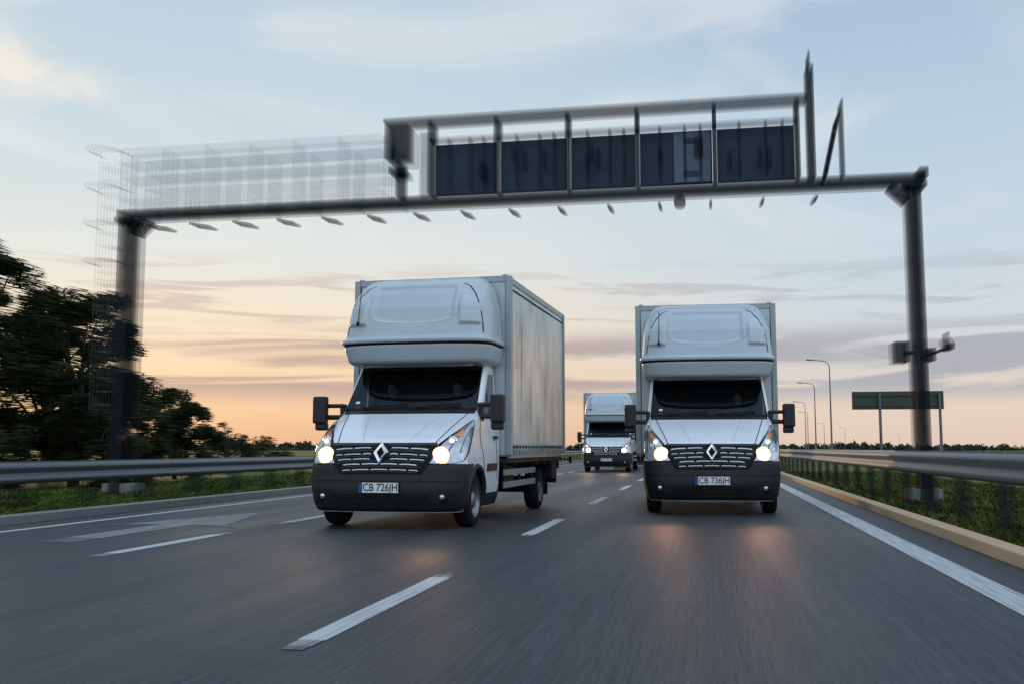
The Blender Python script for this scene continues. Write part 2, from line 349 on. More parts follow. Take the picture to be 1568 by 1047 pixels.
# --- glass
mb=MB()
cab.patch(mb,[(1.545,-TW*1.0,TW),(2.175,-TW,TW)],.004,'glass',nt=40,nz=20,skirt=0)
def band(t0,t1,z0,z1): cab.patch(mb,[(z0,t0,t1),(z1,t0,t1)],.007,'gap',nt=30,nz=12,skirt=.002)
band(-TW-.012,-TW+.025,1.54,2.18); band(TW-.025,TW+.012,1.54,2.18); band(-TW,TW,1.54,1.575); band(-TW,TW,2.13,2.182)
def sw(g):
    rows=[(1.50,g*cab.ty(1.30,1.5),g*cab.ty(1.98,1.5)),(1.62,g*cab.ty(1.38,1.62),g*cab.ty(1.98,1.62)),(2.08,g*cab.ty(1.76,2.08),g*cab.ty(1.98,2.08))]
    cab.patch(mb,rows,.004,'glassdark',nt=10,nz=6)
sym(sw)
for x0,x1 in ((-.66,-.02),(.12,.74)):
    pts=[]
    for i in range(9):
        q=i/8; x=x0+(x1-x0)*q; z=1.565+.05*q; t=T(x,z); pts.append(cab.P(t,z)+cab.N(t,z)*.03)
    mb.path(pts,.011,'gap',6)
p=cab.P(T(-.78,1.66),1.66)+cab.N(T(-.78,1.66),1.66)*.006
for c_,dz in (('plate',0),('orange',-.06)):
    mb.box(p+Vector((0,-.002,dz)),(.06,.004,.045),c_,Matrix.Rotation(math.radians(-45),3,'X'))
parts['windows_and_wipers']=(mb.mesh('windows_and_wipers'),0)
# --- pod
mb=MB()
zs=sorted(set([2.18,2.19,2.2,2.21,2.225,2.24,2.26,2.30,2.36,2.4,2.44,2.455,2.462,2.465,2.468,2.478,2.488,2.491,2.494,2.50,2.53,2.54,2.548,2.556,2.565,2.575,2.585,2.6,2.62,2.64,2.67]+[round(2.69+.0135*i,4) for i in range(57)]+[3.46,3.47,3.48,3.49,3.5,3.507,3.515]))
tp=[i/90 for i in range(91)]+[1+i/10 for i in range(1,11)]; ts=[-t for t in tp[::-1] if t>0]+tp
pod.shell(mb,zs,ts,'pod')
pod.patch(mb,[(2.464,-1.97,1.97),(2.492,-1.97,1.97)],.018,'gap',nt=90,nz=2,skirt=0)
mb.bb(-.8,.8,1.5,YB-.02,2.185,2.2,'pod'); mb.bb(-.74,.74,2.0,YB-.02,3.49,3.512,'pod')
sx=[(-.64,3.10),(-.67,2.97),(-.65,2.88),(-.55,2.80),(-.35,2.76),(0,2.745),(.35,2.76),(.55,2.80),(.65,2.88),(.67,2.97),(.64,3.10)]
pod.line(mb,sx,.006,'alu',.004)
for g in (-1,1):
    pod.line(mb,[(g*x,z) for x,z in ((.66,3.36),(.76,3.31),(.85,3.20),(.92,3.06),(.965,2.90),(.99,2.74),(1.0,2.62))],.018,'gap',.004)
pt=pod.P(pod.tx(-.80,2.78),2.78)
mb.cyl((-.80,pt.y-.02,2.75),(-.79,pt.y+.10,3.32),.006,'gap'); mb.cyl((-.80,pt.y-.03,2.74),(-.80,pt.y-.02,2.80),.018,'gap')
parts['roof_sleeper_pod']=(mb.mesh('roof_sleeper_pod'),0)
# --- mirrors
mb=MB()
def mir(g):
    mb.box((g*1.28,1.05,1.56),(.19,.15,.38),'plastic'); mb.box((g*1.27,1.08,1.33),(.17,.12,.11),'plastic')
    mb.box((g*1.10,1.14,1.62),(.26,.06,.06),'plastic'); mb.box((g*1.10,1.14,1.46),(.26,.06,.07),'plastic')
    mb.box((g*1.0,1.22,1.52),(.07,.16,.26),'plastic')
sym(mir)
parts['mirrors']=(mb.mesh('mirrors'),.05)
# --- wheels
mb=MB()
def wheel(cx,cy,out):
    R=.345; w=.115
    mb.lathe([(-w,.22),(-w-.004,.27),(-w+.006,.32),(-w+.03,R-.004),(-.03,R),(.03,R),(w-.03,R-.004),(w-.006,.32),(w+.004,.27),(w,.22)],cx,cy,R,'rubber')
    g=out
    mb.lathe([(g*w*.98,.225),(g*w*.9,.205),(g*w*.35,.195),(g*w*.3,.13),(g*w*.8,.10),(g*w*.9,.06),(g*w*.9,.001)],cx,cy,R,'rim')
    for i in range(10):
        a=2*math.pi*i/10; mb.cyl((cx+g*w*.30,cy+.155*math.cos(a),R+.155*math.sin(a)),(cx+g*w*.42,cy+.155*math.cos(a),R+.155*math.sin(a)),.02,'gap')
    for gx in (-.055,0,.055): mb.lathe([(gx-.004,R+.0008),(gx+.004,R+.0008)],cx,cy,R,'gap')
for g in (-1,1): wheel(g*.905,AY,g); wheel(g*.92,5.1,g); 
mb.cyl((-.9,AY,.345),(.9,AY,.345),.05,'chassis'); mb.cyl((-.9,5.1,.345),(.9,5.1,.345),.07,'chassis')
for g in (-1,1): mb.bb(g*.86-.13,g*.86+.13,AY-.43,AY+.43,.62,.80,'chassis')
parts['wheels']=(mb.mesh('wheels'),0)
# --- interior
mb=MB()
mb.bb(-.95,.95,YB-.07,YB-.04,.3,2.2,'interior'); mb.bb(-.9,.9,.55,2.0,.5,.56,'interior')
mb.bb(-.88,.88,1.1,1.4,1.2,1.50,'interior'); mb.bb(-.75,-.2,.3,.9,.4,.9,'chassis'); mb.bb(.2,.75,.3,.9,.4,.9,'chassis'); mb.bb(-.7,.7,.2,.6,.3,.7,'chassis')
for x in (-.48,-.02,.5):
    mb.box((x,1.95,1.45),(.40,.10,.62),'interior'); mb.box((x,1.94,1.86),(.24,.08,.18),'interior'); mb.box((x,1.73,1.12),(.42,.44,.14),'interior')
K=20
pts=[Vector((.5+.19*math.cos(2*math.pi*i/K),1.47+.10*math.sin(2*math.pi*i/K),1.45+.16*math.sin(2*math.pi*i/K))) for i in range(K+1)]
mb.path(pts,.014,'chassis',6)
mb.box((-.05,1.32,1.53),(.36,.2,.02),'alu',Matrix.Rotation(math.radians(20),3,'X'))
parts['cab_interior']=(mb.mesh('cab_interior'),0)
# --- cargo box
BX=1.175; Y0,Y1=YB+.02,6.55; Z0,Z1=.93,3.54
mb=MB()
mb.bb(-BX+.05,BX-.05,Y0,Y0+.03,Z0,Z1-.05,'pod')
mb.bb(-BX+.04,BX-.04,Y0+.04,Y1-.02,Z1-.03,Z1-.01,'tarp')
for g in (-1,1):
    mb.bb(g*BX-.045,g*BX+.045,Y0-.02,Y0+.09,Z0,Z1,'alu'); mb.bb(g*BX-.045,g*BX+.045,Y1-.09,Y1,Z0,Z1-.02,'alu')
    mb.bb(g*BX-.03,g*BX+.03,Y0+.09,Y1-.09,Z1-.11,Z1-.012,'alu')
    mb.bb(g*(BX-.02)-.03,g*(BX-.02)+.03,Y0+.09,Y1-.09,Z0-.05,Z0+.09,'alu')
    mb.ell((g*(BX-.06),Y0+.03,Z1+.0),(.05,.05,.03),'alu')
mb.bb(-BX+.045,BX-.045,Y0-.015,Y0+.08,Z1-.09,Z1+.004,'alu'); mb.bb(-BX+.045,BX-.045,Y1-.08,Y1,Z1-.09,Z1,'alu')
mb.bb(-BX+.045,BX-.045,Y1-.03,Y1-.005,Z0,Z1-.09,'alu')
mb.bb(-BX+.02,BX-.02,Y0+.02,Y1-.01,Z0-.12,Z0-.05,'chassis')
parts['cargo_box_frame']=(mb.mesh('cargo_box_frame'),.008)
mb=MB()
ny,nz_=140,30
for g in (-1,1):
    v=[]
    for i in range(ny+1):
        for j in range(nz_+1):
            y=Y0+.09+(Y1-Y0-.18)*i/ny; q=j/nz_; z=Z0+.06+(Z1-.17-Z0)*q
            fr_=(y*1.55)%1.0
            d=.003*math.sin(y*9+2*math.sin(q*3))+.010*math.sin(y*2.1+q*2)+.003*math.sin(y*23+q*5)*(1-q)+.014*math.exp(-((fr_-.5)/.07)**2)
            d*=math.sin(math.pi*min(1,q*1.0+.02))**.5 if 0<q<1 else .1
            v.append((g*(BX+.016+d),y,z))
    mb.add(v,[(i*(nz_+1)+j,i*(nz_+1)+j+1,(i+1)*(nz_+1)+j+1,(i+1)*(nz_+1)+j) for i in range(ny) for j in range(nz_)],'tarp',True)
    for i in range(20):
        y=Y0+.25+i*.205; mb.bb(g*(BX+.025)-.006,g*(BX+.025)+.006,y-.02,y+.02,Z0+.0,Z0+.16,'alu'); mb.bb(g*(BX+.036)-.006,g*(BX+.036)+.006,y-.03,y+.03,Z0+.10,Z0+.135,'gap')
    mb.bb(g*(BX+.02)-.004,g*(BX+.02)+.004,Y0+.12,Y1-.12,Z1-.20,Z1-.175,'gap')
parts['tarpaulin_sides']=(mb.mesh('tarpaulin_sides'),0)
# --- chassis
mb=MB()
for g in (-1,1):
    mb.bb(g*.42-.04,g*.42+.04,1.8,Y1-.1,.58,.78,'chassis')
    for z in (.45,.63): mb.bb(g*1.06-.015,g*1.06+.015,2.3,4.5,z,z+.09,'alu')
    for y in (2.45,3.5,4.4): mb.bb(g*1.02-.02,g*1.02+.02,y-.025,y+.025,.42,.85,'chassis')
    mb.bb(g*.90-.16,g*.90+.16,4.62,5.58,.76,.80,'chassis')
    mb.bb(g*.92-.14,g*.92+.14,5.62,5.635,.22,.8,'rubber')
    mb.bb(g*.8-.2,g*.8+.2,2.5,3.2,.42,.78,'chassis')
    mb.bb(g*1.0-.1,g*1.0+.1,5.8,6.3,.5,.8,'chassis')
    mb.cyl((g*1.08,Y1-.2,.85),(g*1.32,Y1-.15,.82),.012,'rubber'); mb.box((g*1.34,Y1-.15,.82),(.05,.05,.12),'rubber')
mb.bb(-1.05,1.05,Y1-.1,Y1-.02,.4,.52,'chassis'); mb.bb(-1.1,1.1,Y1-.06,Y1,.66,.8,'chassis')
for y in np.arange(2.2,6.4,.7): mb.bb(-1.1,1.1,y,y+.06,.76,.83,'chassis')
parts['chassis']=(mb.mesh('chassis'),.004)
mb=MB()
py=cab.P(0,.53).y-.045
mb.bb(-.27,.27,py,py+.012,.465,.605,'plastic'); mb.bb(-.215,.262,py-.004,py,.473,.597,'plate'); mb.bb(-.262,-.216,py-.004,py,.473,.597,'blue')
parts['number_plate']=(mb.mesh('number_plate'),0)
def truck(loc,rz,plate):
    e=empty('delivery_truck',loc); e.rotation_euler=(0,0,rz)
    for k,(me,bv) in parts.items(): obj(k,me,e,bevel=bv)
    cu=bpy.data.curves.new('plate_text','FONT'); cu.body=plate; cu.size=.135; cu.align_x='CENTER'; cu.align_y='CENTER'; cu.extrude=.001; cu.offset=.001
    cu.materials.append(M['platetxt']); o=obj('plate_text',cu,e,(.025,py-.007,.535)); o.rotation_euler=(math.pi/2,0,0); o.scale=(.86,1,1)
    for g in (-1,1):
        L=bpy.data.lights.new('headlight_beam','SPOT'); L.energy=32; L.color=(1,.48,.28); L.spot_size=math.radians(55); L.spot_blend=1; L.shadow_soft_size=.08
        o=obj('headlight_beam',L,e,(g*.76,-.14,.93)); o.rotation_euler=(math.radians(84),0,math.pi)
    return e
X1,RZ1=-4.07,math.radians(-2.3)
tr1=truck((X1,12.45,0),RZ1,'CB 726JH')
tr2=truck((.08,16.05,0),math.radians(1.9),'CB 736JH')
tr3=truck((-4.3,44.5,0),0,'CB 741JH')
def driver(base,rz):
    mb=MB()
    bm=bpy.data.meshes.new('driver')
    V=[(0,0,0),(0,-.01,.22),(0,.0,.42),(0,-.01,.54),(-.19,0,.43),(-.25,-.16,.24),(-.16,-.36,.30),(.19,0,.43),(.25,-.16,.24),(.16,-.36,.30),(-.1,-.2,-.03),(.1,-.2,-.03),(-.12,-.42,-.02),(.12,-.42,-.02)]
    E=[(0,1),(1,2),(2,3),(2,4),(4,5),(5,6),(2,7),(7,8),(8,9),(0,10),(0,11),(10,12),(11,13)]
    R=[.15,.145,.13,.055,.075,.05,.035,.075,.05,.035,.09,.09,.07,.07]
    bm.from_pydata(V,E,[]); bm.materials.append(M['cloth'])
    o=obj('driver',bm,None); o.modifiers.new('s','SKIN'); sv=bm.skin_vertices[0].data
    for i,r_ in enumerate(R): sv[i].radius=(r_,r_*.8); sv[i].use_root=(i==0)
    s_=o.modifiers.new('sub','SUBSURF'); s_.levels=2; s_.render_levels=2
    mb.ell((0,-.03,.66),(.072,.09,.11),'skin',20,16); mb.ell((0,-.002,.70),(.08,.092,.092),'gap',20,14)
    mb.cyl((0,-.11,.68),(0,-.133,.64),.010,'skin',r1=.016)
    for g in(-1,1): mb.ell((g*.03,-.113,.675),(.011,.008,.007),'gap'); mb.ell((g*.073,-.02,.66),(.012,.02,.03),'skin'); mb.ell((g*.16,-.38,.31),(.035,.05,.04),'skin')
    obj('head_and_hands',mb.mesh('head_and_hands'),o)
    o.location=base; o.rotation_euler=(0,0,rz); return o
driver((X1+.5+.07,12.45+1.80,1.2),RZ1); driver((.08+.5-.05,16.05+1.82,1.2),0); driver((X1-.48+.07,12.45+1.85,1.2),RZ1)
# ---------------------------------------------------------------- dark car
car=Surf([(.18,.06,.82,.4),(.4,0,.88,.45),(.6,.02,.9,.45),(.72,.12,.9,.45),(.8,.4,.89,.4),(.9,1.0,.87,.3),(.94,1.15,.85,.3),(1.38,1.95,.66,.25),(1.44,2.3,.56,.2)],4.3,3,.02,.6)
mb=MB(); zs=[.18+.03*i for i in range(43)]; tp=[i/20 for i in range(21)]+[1+i/10 for i in range(1,11)]; ts=[-t for t in tp[::-1] if t>0]+tp
car.shell(mb,zs,ts,'carp'); mb.bb(-.56,.56,2.3,4.28,1.42,1.445,'carp'); mb.bb(-.86,.86,4.26,4.3,.3,.95,'carp')
car.patch(mb,[(.96,-car.tx(.78,.96),car.tx(.78,.96)),(1.36,-car.tx(.6,1.36),car.tx(.6,1.36))],.005,'glassdark')
for g in(-1,1):
    car.patch(mb,[(.58,g*car.tx(.55,.58),g*car.tx(.86,.58)),(.7,g*car.tx(.6,.7),g*car.tx(.87,.7))],.01,'lamp')
    car.patch(mb,[(.96,g*1.05,g*1.8),(1.3,g*1.15,g*1.7)],.005,'glassdark'); mb.ell((g*.98,1.4,.98),(.1,.06,.07),'carp')
    mb.lathe([(-.1,.2),(-.1,.3),(0,.32),(.1,.3),(.1,.2),(.08,0)],g*.8,.85,.32,'rubber'); mb.lathe([(-.1,.2),(-.1,.3),(0,.32),(.1,.3),(.1,.2),(.08,0)],g*.8,3.4,.32,'rubber')
car.patch(mb,[(.3,-car.tx(.5,.3),car.tx(.5,.3)),(.55,-car.tx(.5,.55),car.tx(.5,.55))],.01,'gap')
obj('car',mb.mesh('car'),None,(-3.95,53.5,0))
# ---------------------------------------------------------------- ground, road
def sheet(name,x0,x1,y0,y1,z,k):
    mb=MB(); mb.add([(x0,y0,z),(x1,y0,z),(x1,y1,z),(x0,y1,z)],[(0,1,2,3)],k); return obj(name,mb.mesh(name))
sheet('ground',-4000,4000,-500,7000,-.012,'grass')
sheet('road',-9.25,2.65,-40,1500,0,'asphalt')
mb=MB()
def strip(x0,x1,y0,y1,k='rp'): mb.add([(x0,y0,.004),(x1,y0,.004),(x1,y1,.004),(x0,y1,.004)],[(0,1,2,3)],k)
strip(1.90,2.17,-30,900); strip(-8.63,-8.49,-30,900)
for i in range(-3,60):
    y=5.2+6.8*i; strip(-2.19,-2.03,y+.12,y+2.85); strip(-2.18,-2.04,y-.05,y+.12,'rpw'); strip(-2.18,-2.04,y+2.85,y+3.0,'rpw'); strip(-2.17,-2.05,y-.15,y-.05,'rpw2'); strip(-2.17,-2.05,y+3,y+3.15,'rpw2')
for i in range(-6,60):
    y=8.97+4.25*i; strip(-5.85,-5.68,y+.3,y+2.5); strip(-5.84,-5.69,y,y+.3,'rpw'); strip(-5.84,-5.69,y+2.5,y+2.8,'rpw')
def poly(pts,k): mb.add([(x,y,.004) for x,y in pts],[tuple(range(len(pts)))],k)
poly([(-7.3,10.8),(-6.85,10.8),(-6.85,12.9),(-7.3,12.9)],'rpw'); poly([(-7.8,12.9),(-6.35,12.9),(-7.07,15.6)],'rpw')
poly([(-7.3,10.2),(-6.85,10.2),(-6.85,10.8),(-7.3,10.8)],'rpw2'); poly([(-8.2,12.4),(-7.3,12.9),(-7.8,12.9)],'rpw2'); poly([(-5.95,12.4),(-6.35,12.9),(-6.85,12.9)],'rpw2')
obj('road_markings',mb.mesh('road_markings'))
def kerb(x0,x1,k):
    mb=MB()
    for i in range(0,160):
        y=-10+i*1.0; mb.bb(x0,x1,y+.003,y+.997,-.01,.12,k)
    mb.bb(x0,x1,150,900,-.01,.12,k)
    obj('kerb',mb.mesh('kerb'),bevel=.012)
kerb(2.65,2.87,'kerb'); kerb(-9.5,-9.25,'kerbg')
_g={}
def smear(name,me,parent,offs,alpha,cull=True):
    for i,m0 in enumerate(me.materials):
        key=(m0.name,alpha)
        if key not in _g:
            g_=m0.copy(); g_.name=m0.name+'_moving'; g_.node_tree.nodes['Principled BSDF'].inputs['Alpha'].default_value=alpha; _g[key]=g_
        me.materials[i]=_g[key]
    if cull:
        bm=bmesh.new(); bm.from_mesh(me); bm.normal_update()
        dl=[f for f in bm.faces if f.normal.y>.3 or f.normal.z>.8]
        bmesh.ops.delete(bm,geom=dl,context='FACES'); bm.to_mesh(me); bm.free()
    for dy in offs: obj(name,me,parent,(0,dy,0))
def rail(X,zc,g,y0=-10,y1=700):
    mb=MB(); e=empty('guardrail')
    prof=[(0,-.17),(.03,-.16),(.075,-.12),(.075,-.07),(.01,-.02),(.01,.02),(.075,.07),(.075,.12),(.03,.16),(0,.17)]
    v=[];
    for y in (y0,y1):
        for px,pz in prof: v.append((X+g*px,y,zc+pz))
    k=len(prof); mb.add(v,[(i,i+1,k+i+1,k+i) for i in range(k-1)],'galv',True)
    mb.bb(X-g*.03-.02,X-g*.03+.02,y0,y1,zc+.172,zc+.192,'galv')
    obj('beam',mb.mesh('beam'),e)
    mb=MB(); y=y0+1
    while y<min(y1,260):
        mb.bb(X-g*.13-.05,X-g*.13+.05,y-.035,y+.035,-.05,zc+.13,'gant')
        y+=2.0
    smear('posts',mb.mesh('posts'),e,[-.3,-.18,-.06,.06,.18,.3],.25); return e
rail(3.3,.80,-1); rail(-11.0,.62,1)
def blades(name,x0,x1,y0,y1,n_,h):
    x=rng.uniform(x0,x1,n_); u=rng.uniform(0,1,n_); y=y0*(y1/y0)**u
    a=rng.uniform(0,6.28,n_); hh=h*rng.uniform(.4,1.2,n_)*(.6+.6*np.sin(x*3+y*1.1)**2); w=.005+.0008*y
    dx=np.cos(a)*w; dy=np.sin(a)*w*3+.05; lx=rng.normal(0,.2,n_)*hh; ly=rng.normal(0,3.5,n_)*hh
    V=np.stack([np.stack([x-dx,y-dy,0*x-.01],1),np.stack([x+dx,y+dy,0*x-.01],1),np.stack([x+lx,y+ly,hh],1)],1).reshape(-1,3)
    me=bpy.data.meshes.new(name); me.from_pydata(V.tolist(),[],np.arange(3*n_).reshape(-1,3).tolist()); me.materials.append(M['grass']); return obj(name,me)
blades('roadside_grass',2.9,7.5,4,45,60000,.10)
blades('roadside_grass',-16,-9.55,7,60,60000,.10)
# ---------------------------------------------------------------- gantry
g=empty('motorway_sign_gantry'); GY=21
OFF=[-.3,-.2,-.1,0,.1,.2,.3]
mb=MB()
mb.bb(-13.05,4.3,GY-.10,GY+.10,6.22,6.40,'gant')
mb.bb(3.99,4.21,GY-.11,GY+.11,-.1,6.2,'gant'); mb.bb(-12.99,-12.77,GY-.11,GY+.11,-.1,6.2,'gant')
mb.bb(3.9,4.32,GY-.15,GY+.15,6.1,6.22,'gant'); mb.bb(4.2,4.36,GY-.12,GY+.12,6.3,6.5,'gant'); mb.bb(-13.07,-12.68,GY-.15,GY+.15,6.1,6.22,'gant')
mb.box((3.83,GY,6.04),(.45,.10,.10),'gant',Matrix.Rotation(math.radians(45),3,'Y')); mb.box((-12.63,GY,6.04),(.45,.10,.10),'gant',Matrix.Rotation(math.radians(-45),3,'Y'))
smear('frame',mb.mesh('frame'),g,OFF,.42)
mb=MB(); mb.bb(3.8,4.4,GY-.3,GY+.3,-.1,.25,'kerbg'); mb.bb(-13.2,-12.5,GY-.3,GY+.3,-.1,.25,'kerbg'); obj('footings',mb.mesh('footings'),g)
mb=MB()
x=-12.3
while x<3:
    mb.box((x,GY+.3,6.08),(.05,.9,.06),'gant',Matrix.Rotation(math.radians(8),3,'X'))
    x+=1.04
mb.ell((-.45,GY,6.1),(.12,.12,.14),'gant')
smear('walkway_brackets',mb.mesh('walkway_brackets'),g,[-.2,-.07,.07,.2],.4)
mb=MB()
for yy in (GY-.1,GY+.95):
    xs=np.arange(-12.95,-6.7,1.04)
    for x in xs: mb.bb(x-.04,x+.04,yy-.01,yy+.01,6.42,7.78,'gantl')
    for z in (6.6,7.1,7.45,7.78): mb.bb(-12.95,-6.8,yy-.01,yy+.01,z-.03,z+.03,'gantl')
smear('walkway_railing',mb.mesh('walkway_railing'),g,[-.3,-.1,.1,.3],.22)
mb=MB()
mb.add([(-12.95,GY-.09,6.44),(-6.8,GY-.09,6.44),(-6.8,GY-.09,7.76),(-12.95,GY-.09,7.76)],[(0,1,2,3)],'gantl')
smear('railing_mesh_infill',mb.mesh('railing_mesh_infill'),g,[0],.22,False)
mb=MB()
posts=[-5.72,-4.27,-2.75,-1.3,.28,1.92]
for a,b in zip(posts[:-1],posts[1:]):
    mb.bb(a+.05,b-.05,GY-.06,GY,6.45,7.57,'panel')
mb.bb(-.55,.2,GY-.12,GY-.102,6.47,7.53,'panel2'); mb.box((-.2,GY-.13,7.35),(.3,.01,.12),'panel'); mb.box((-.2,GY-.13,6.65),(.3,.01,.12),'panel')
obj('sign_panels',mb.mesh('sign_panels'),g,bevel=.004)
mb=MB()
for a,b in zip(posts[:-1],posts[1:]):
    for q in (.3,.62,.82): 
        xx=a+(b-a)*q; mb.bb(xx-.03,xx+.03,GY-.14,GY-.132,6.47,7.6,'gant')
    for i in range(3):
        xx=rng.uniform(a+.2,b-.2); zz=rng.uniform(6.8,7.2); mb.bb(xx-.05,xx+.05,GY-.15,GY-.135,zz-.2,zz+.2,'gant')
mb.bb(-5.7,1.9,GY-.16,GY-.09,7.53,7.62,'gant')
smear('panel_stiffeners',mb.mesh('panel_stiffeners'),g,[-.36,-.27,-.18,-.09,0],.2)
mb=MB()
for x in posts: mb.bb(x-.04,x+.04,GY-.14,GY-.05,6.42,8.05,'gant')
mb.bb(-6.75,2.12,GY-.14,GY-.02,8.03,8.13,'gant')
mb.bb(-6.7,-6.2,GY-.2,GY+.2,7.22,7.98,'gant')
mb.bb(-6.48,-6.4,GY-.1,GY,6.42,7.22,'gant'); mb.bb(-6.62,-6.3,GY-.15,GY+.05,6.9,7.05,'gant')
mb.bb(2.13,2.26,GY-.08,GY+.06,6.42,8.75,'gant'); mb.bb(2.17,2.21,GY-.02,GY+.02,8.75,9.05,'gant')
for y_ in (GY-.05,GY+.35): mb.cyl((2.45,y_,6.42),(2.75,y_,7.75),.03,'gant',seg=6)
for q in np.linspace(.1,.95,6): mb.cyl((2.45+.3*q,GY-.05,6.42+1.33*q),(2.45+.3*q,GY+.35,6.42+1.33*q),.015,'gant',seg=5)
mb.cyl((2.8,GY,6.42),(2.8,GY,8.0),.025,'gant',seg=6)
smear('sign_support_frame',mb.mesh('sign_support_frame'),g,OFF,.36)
mb=MB(); mb.add([(-6.12,GY+.3,6.5),(-5.80,GY+.3,6.5),(-5.80,GY+.3,7.98),(-6.12,GY+.3,7.98)],[(0,1,2,3)],'whiteplate'); smear('side_plate',mb.mesh('side_plate'),g,[-.1,0,.1],.35,False)
mb=MB()
for x in (-13.55,-13.15): mb.cyl((x,GY-.1,1.8),(x,GY-.1,7.6),.02,'galv',seg=6)
for z in np.arange(2,7.6,.3): mb.cyl((-13.55,GY-.1,z),(-13.15,GY-.1,z),.014,'galv',seg=5)
for z in np.arange(5.2,7.8,.85):
    pts=[Vector((-13.35+.38*math.cos(a),GY-.1-.6*math.sin(a),z)) for a in np.linspace(0,math.pi,9)]; mb.path(pts,.018,'galv',5)
for z in (2.5,4,5.5): mb.bb(-13.2,-12.95,GY-.12,GY-.08,z,z+.04,'galv')
smear('access_ladder',mb.mesh('access_ladder'),g,[-.25,-.12,0,.12,.25],.12)
mb=MB()
mb.bb(3.62,3.88,GY-.2,GY+.15,2.68,3.08,'gant'); mb.bb(3.85,4.0,GY-.03,GY+.03,2.85,2.91,'gant')
mb.box((4.62,GY-.1,3.03),(.12,.36,.13),'gant',Matrix.Rotation(math.radians(25),3,'X')); mb.cyl((4.2,GY,2.8),(4.6,GY-.05,2.95),.03,'gant'); mb.cyl((4.62,GY-.05,2.9),(4.62,GY-.05,3.25),.02,'gant')
mb.bb(4.2,4.36,GY-.15,GY+.1,2.7,2.95,'gant')
smear('traffic_camera',mb.mesh('traffic_camera'),g,[-.25,-.15,-.05,.05,.15,.25],.38)
mb=MB(); e=empty('traffic_sign')
mb.bb(5.0,8.0,37,37.06,2.36,2.98,'olive'); 
for z in (2.5,2.85): mb.bb(5.0,8.0,37.065,37.1,z-.03,z+.03,'galv'); mb.bb(5.05,7.95,36.96,36.997,z-.025,z+.025,'olive')
for x in (5.9,7.85): mb.cyl((x,37.0-.08,-.1),(x,37-.08,2.9),.05,'galv')
obj('board',mb.mesh('board'),e)
def lampm():
    mb=MB(); mb.cyl((0,0,-.1),(0,0,9.4),.11,'galv',r1=.06); mb.cyl((0,0,0),(0,0,1.1),.14,'galv')
    pts=[Vector((0,0,9.4)),Vector((-.15,0,9.75)),Vector((-.5,0,9.95)),Vector((-1.6,0,10.08))]; mb.path(pts,.045,'galv')
    mb.box((-1.95,0,10.08),(.75,.26,.12),'galv',Matrix.Rotation(math.radians(5),3,'Y')); return mb.mesh('street_lamp')
lm=lampm()
for x,y in ((12.6,109),(14.9,147),(19.1,207),(25,265),(42,385),(60,470),(116,660)): obj('street_lamp',lm,None,(x,y,0),bevel=.01)
# ---------------------------------------------------------------- trees
def leaves(centers,radii,npc,size,stretch=.75):
    V=[]
    for c,r_ in zip(centers,radii):
        d=rng.normal(size=(npc,3)); d/=np.linalg.norm(d,axis=1)[:,None]; d*=(rng.uniform(0,1,npc)**.45)[:,None]*r_; d[:,2]*=.75
        p=d+np.array(c)
        a=rng.normal(size=(npc,3)); a/=np.linalg.norm(a,axis=1)[:,None]; b=np.cross(a,rng.normal(size=(npc,3))); b/=np.linalg.norm(b,axis=1)[:,None]
        k=rng.random(npc)<stretch
        a[k]=a[k]*.2+np.array([0,6.0,0])*np.sign(rng.normal(size=k.sum()))[:,None]; b[k]*=.6
        s_=size*rng.uniform(.6,1.4,npc)[:,None]
        V.append(np.stack([p-a*s_,p-b*s_*.45,p+a*s_,p+b*s_*.45],1).reshape(-1,3))
    V=np.concatenate(V); n_=len(V)//4; return V,np.arange(4*n_).reshape(-1,4)
def tree(name,loc,H,R,ncl,npc,size,trunk=True,low=.15,mt='leaf'):
    mb=MB(); cs=[];rs=[]
    for i in range(ncl):
        while True:
            p=rng.uniform(-1,1,3)
            if p@p<1: break
        if rng.random()<.6: p=p/np.sqrt(p@p)*rng.uniform(.75,1.0)
        z=H*(low+(1-low)*(p[2]*.5+.5)); q=1-.25*p[2]
        cs.append((p[0]*R*q,p[1]*R*q,z-.12*H*(1-low)*.3)); rs.append(R*rng.uniform(.14,.30))
    if trunk:
        base=Vector((0,0,-.1)); top=Vector((.1,0,H*.55)); mb.cyl(base,top,H*.028,'bark',r1=H*.012)
        for c in cs[::3]:
            s_=Vector((0,0,H*rng.uniform(.2,.5))); mid=(s_+Vector(c))*.5+Vector((0,0,.15)); mb.cyl(s_,mid,H*.009,'bark',r1=H*.005,seg=6); mb.cyl(mid,Vector(c),H*.005,'bark',r1=.01,seg=6)
    V,F=leaves(cs,rs,npc,size); mb.add(V.tolist(),F.tolist(),mt)
    return obj(name,mb.mesh(name),None,loc)
tree('tree',(-19.2,23.5,0),7.0,2.3,85,250,.06)
tree('tree',(-16.8,25.0,0),5.8,1.8,75,230,.055)
tree('tree',(-20.5,29,0),6.2,2.2,60,180,.065)
tree('shrub',(-15.2,24.0,0),3.3,1.5,60,180,.05,low=.0)
tree('shrub',(-17.6,22.0,0),3.0,1.8,70,180,.05,low=.0)
tree('shrub',(-18.0,32.5,0),3.2,1.5,80,240,.05,low=.0)
tree('shrub',(-20.5,30.5,0),3.1,1.9,50,160,.055,low=.0)
tree('shrub',(-21.0,44,0),1.6,2.2,50,120,.055,low=.0)
tree('sapling',(-19.0,38.5,0),2.3,.9,14,40,.05)
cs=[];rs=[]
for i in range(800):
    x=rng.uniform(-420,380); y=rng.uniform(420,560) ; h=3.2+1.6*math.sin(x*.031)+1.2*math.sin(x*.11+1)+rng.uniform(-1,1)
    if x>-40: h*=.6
    for z in (0,h*.5): cs.append((x,y,z)); rs.append(2.2 if z else 3.0)
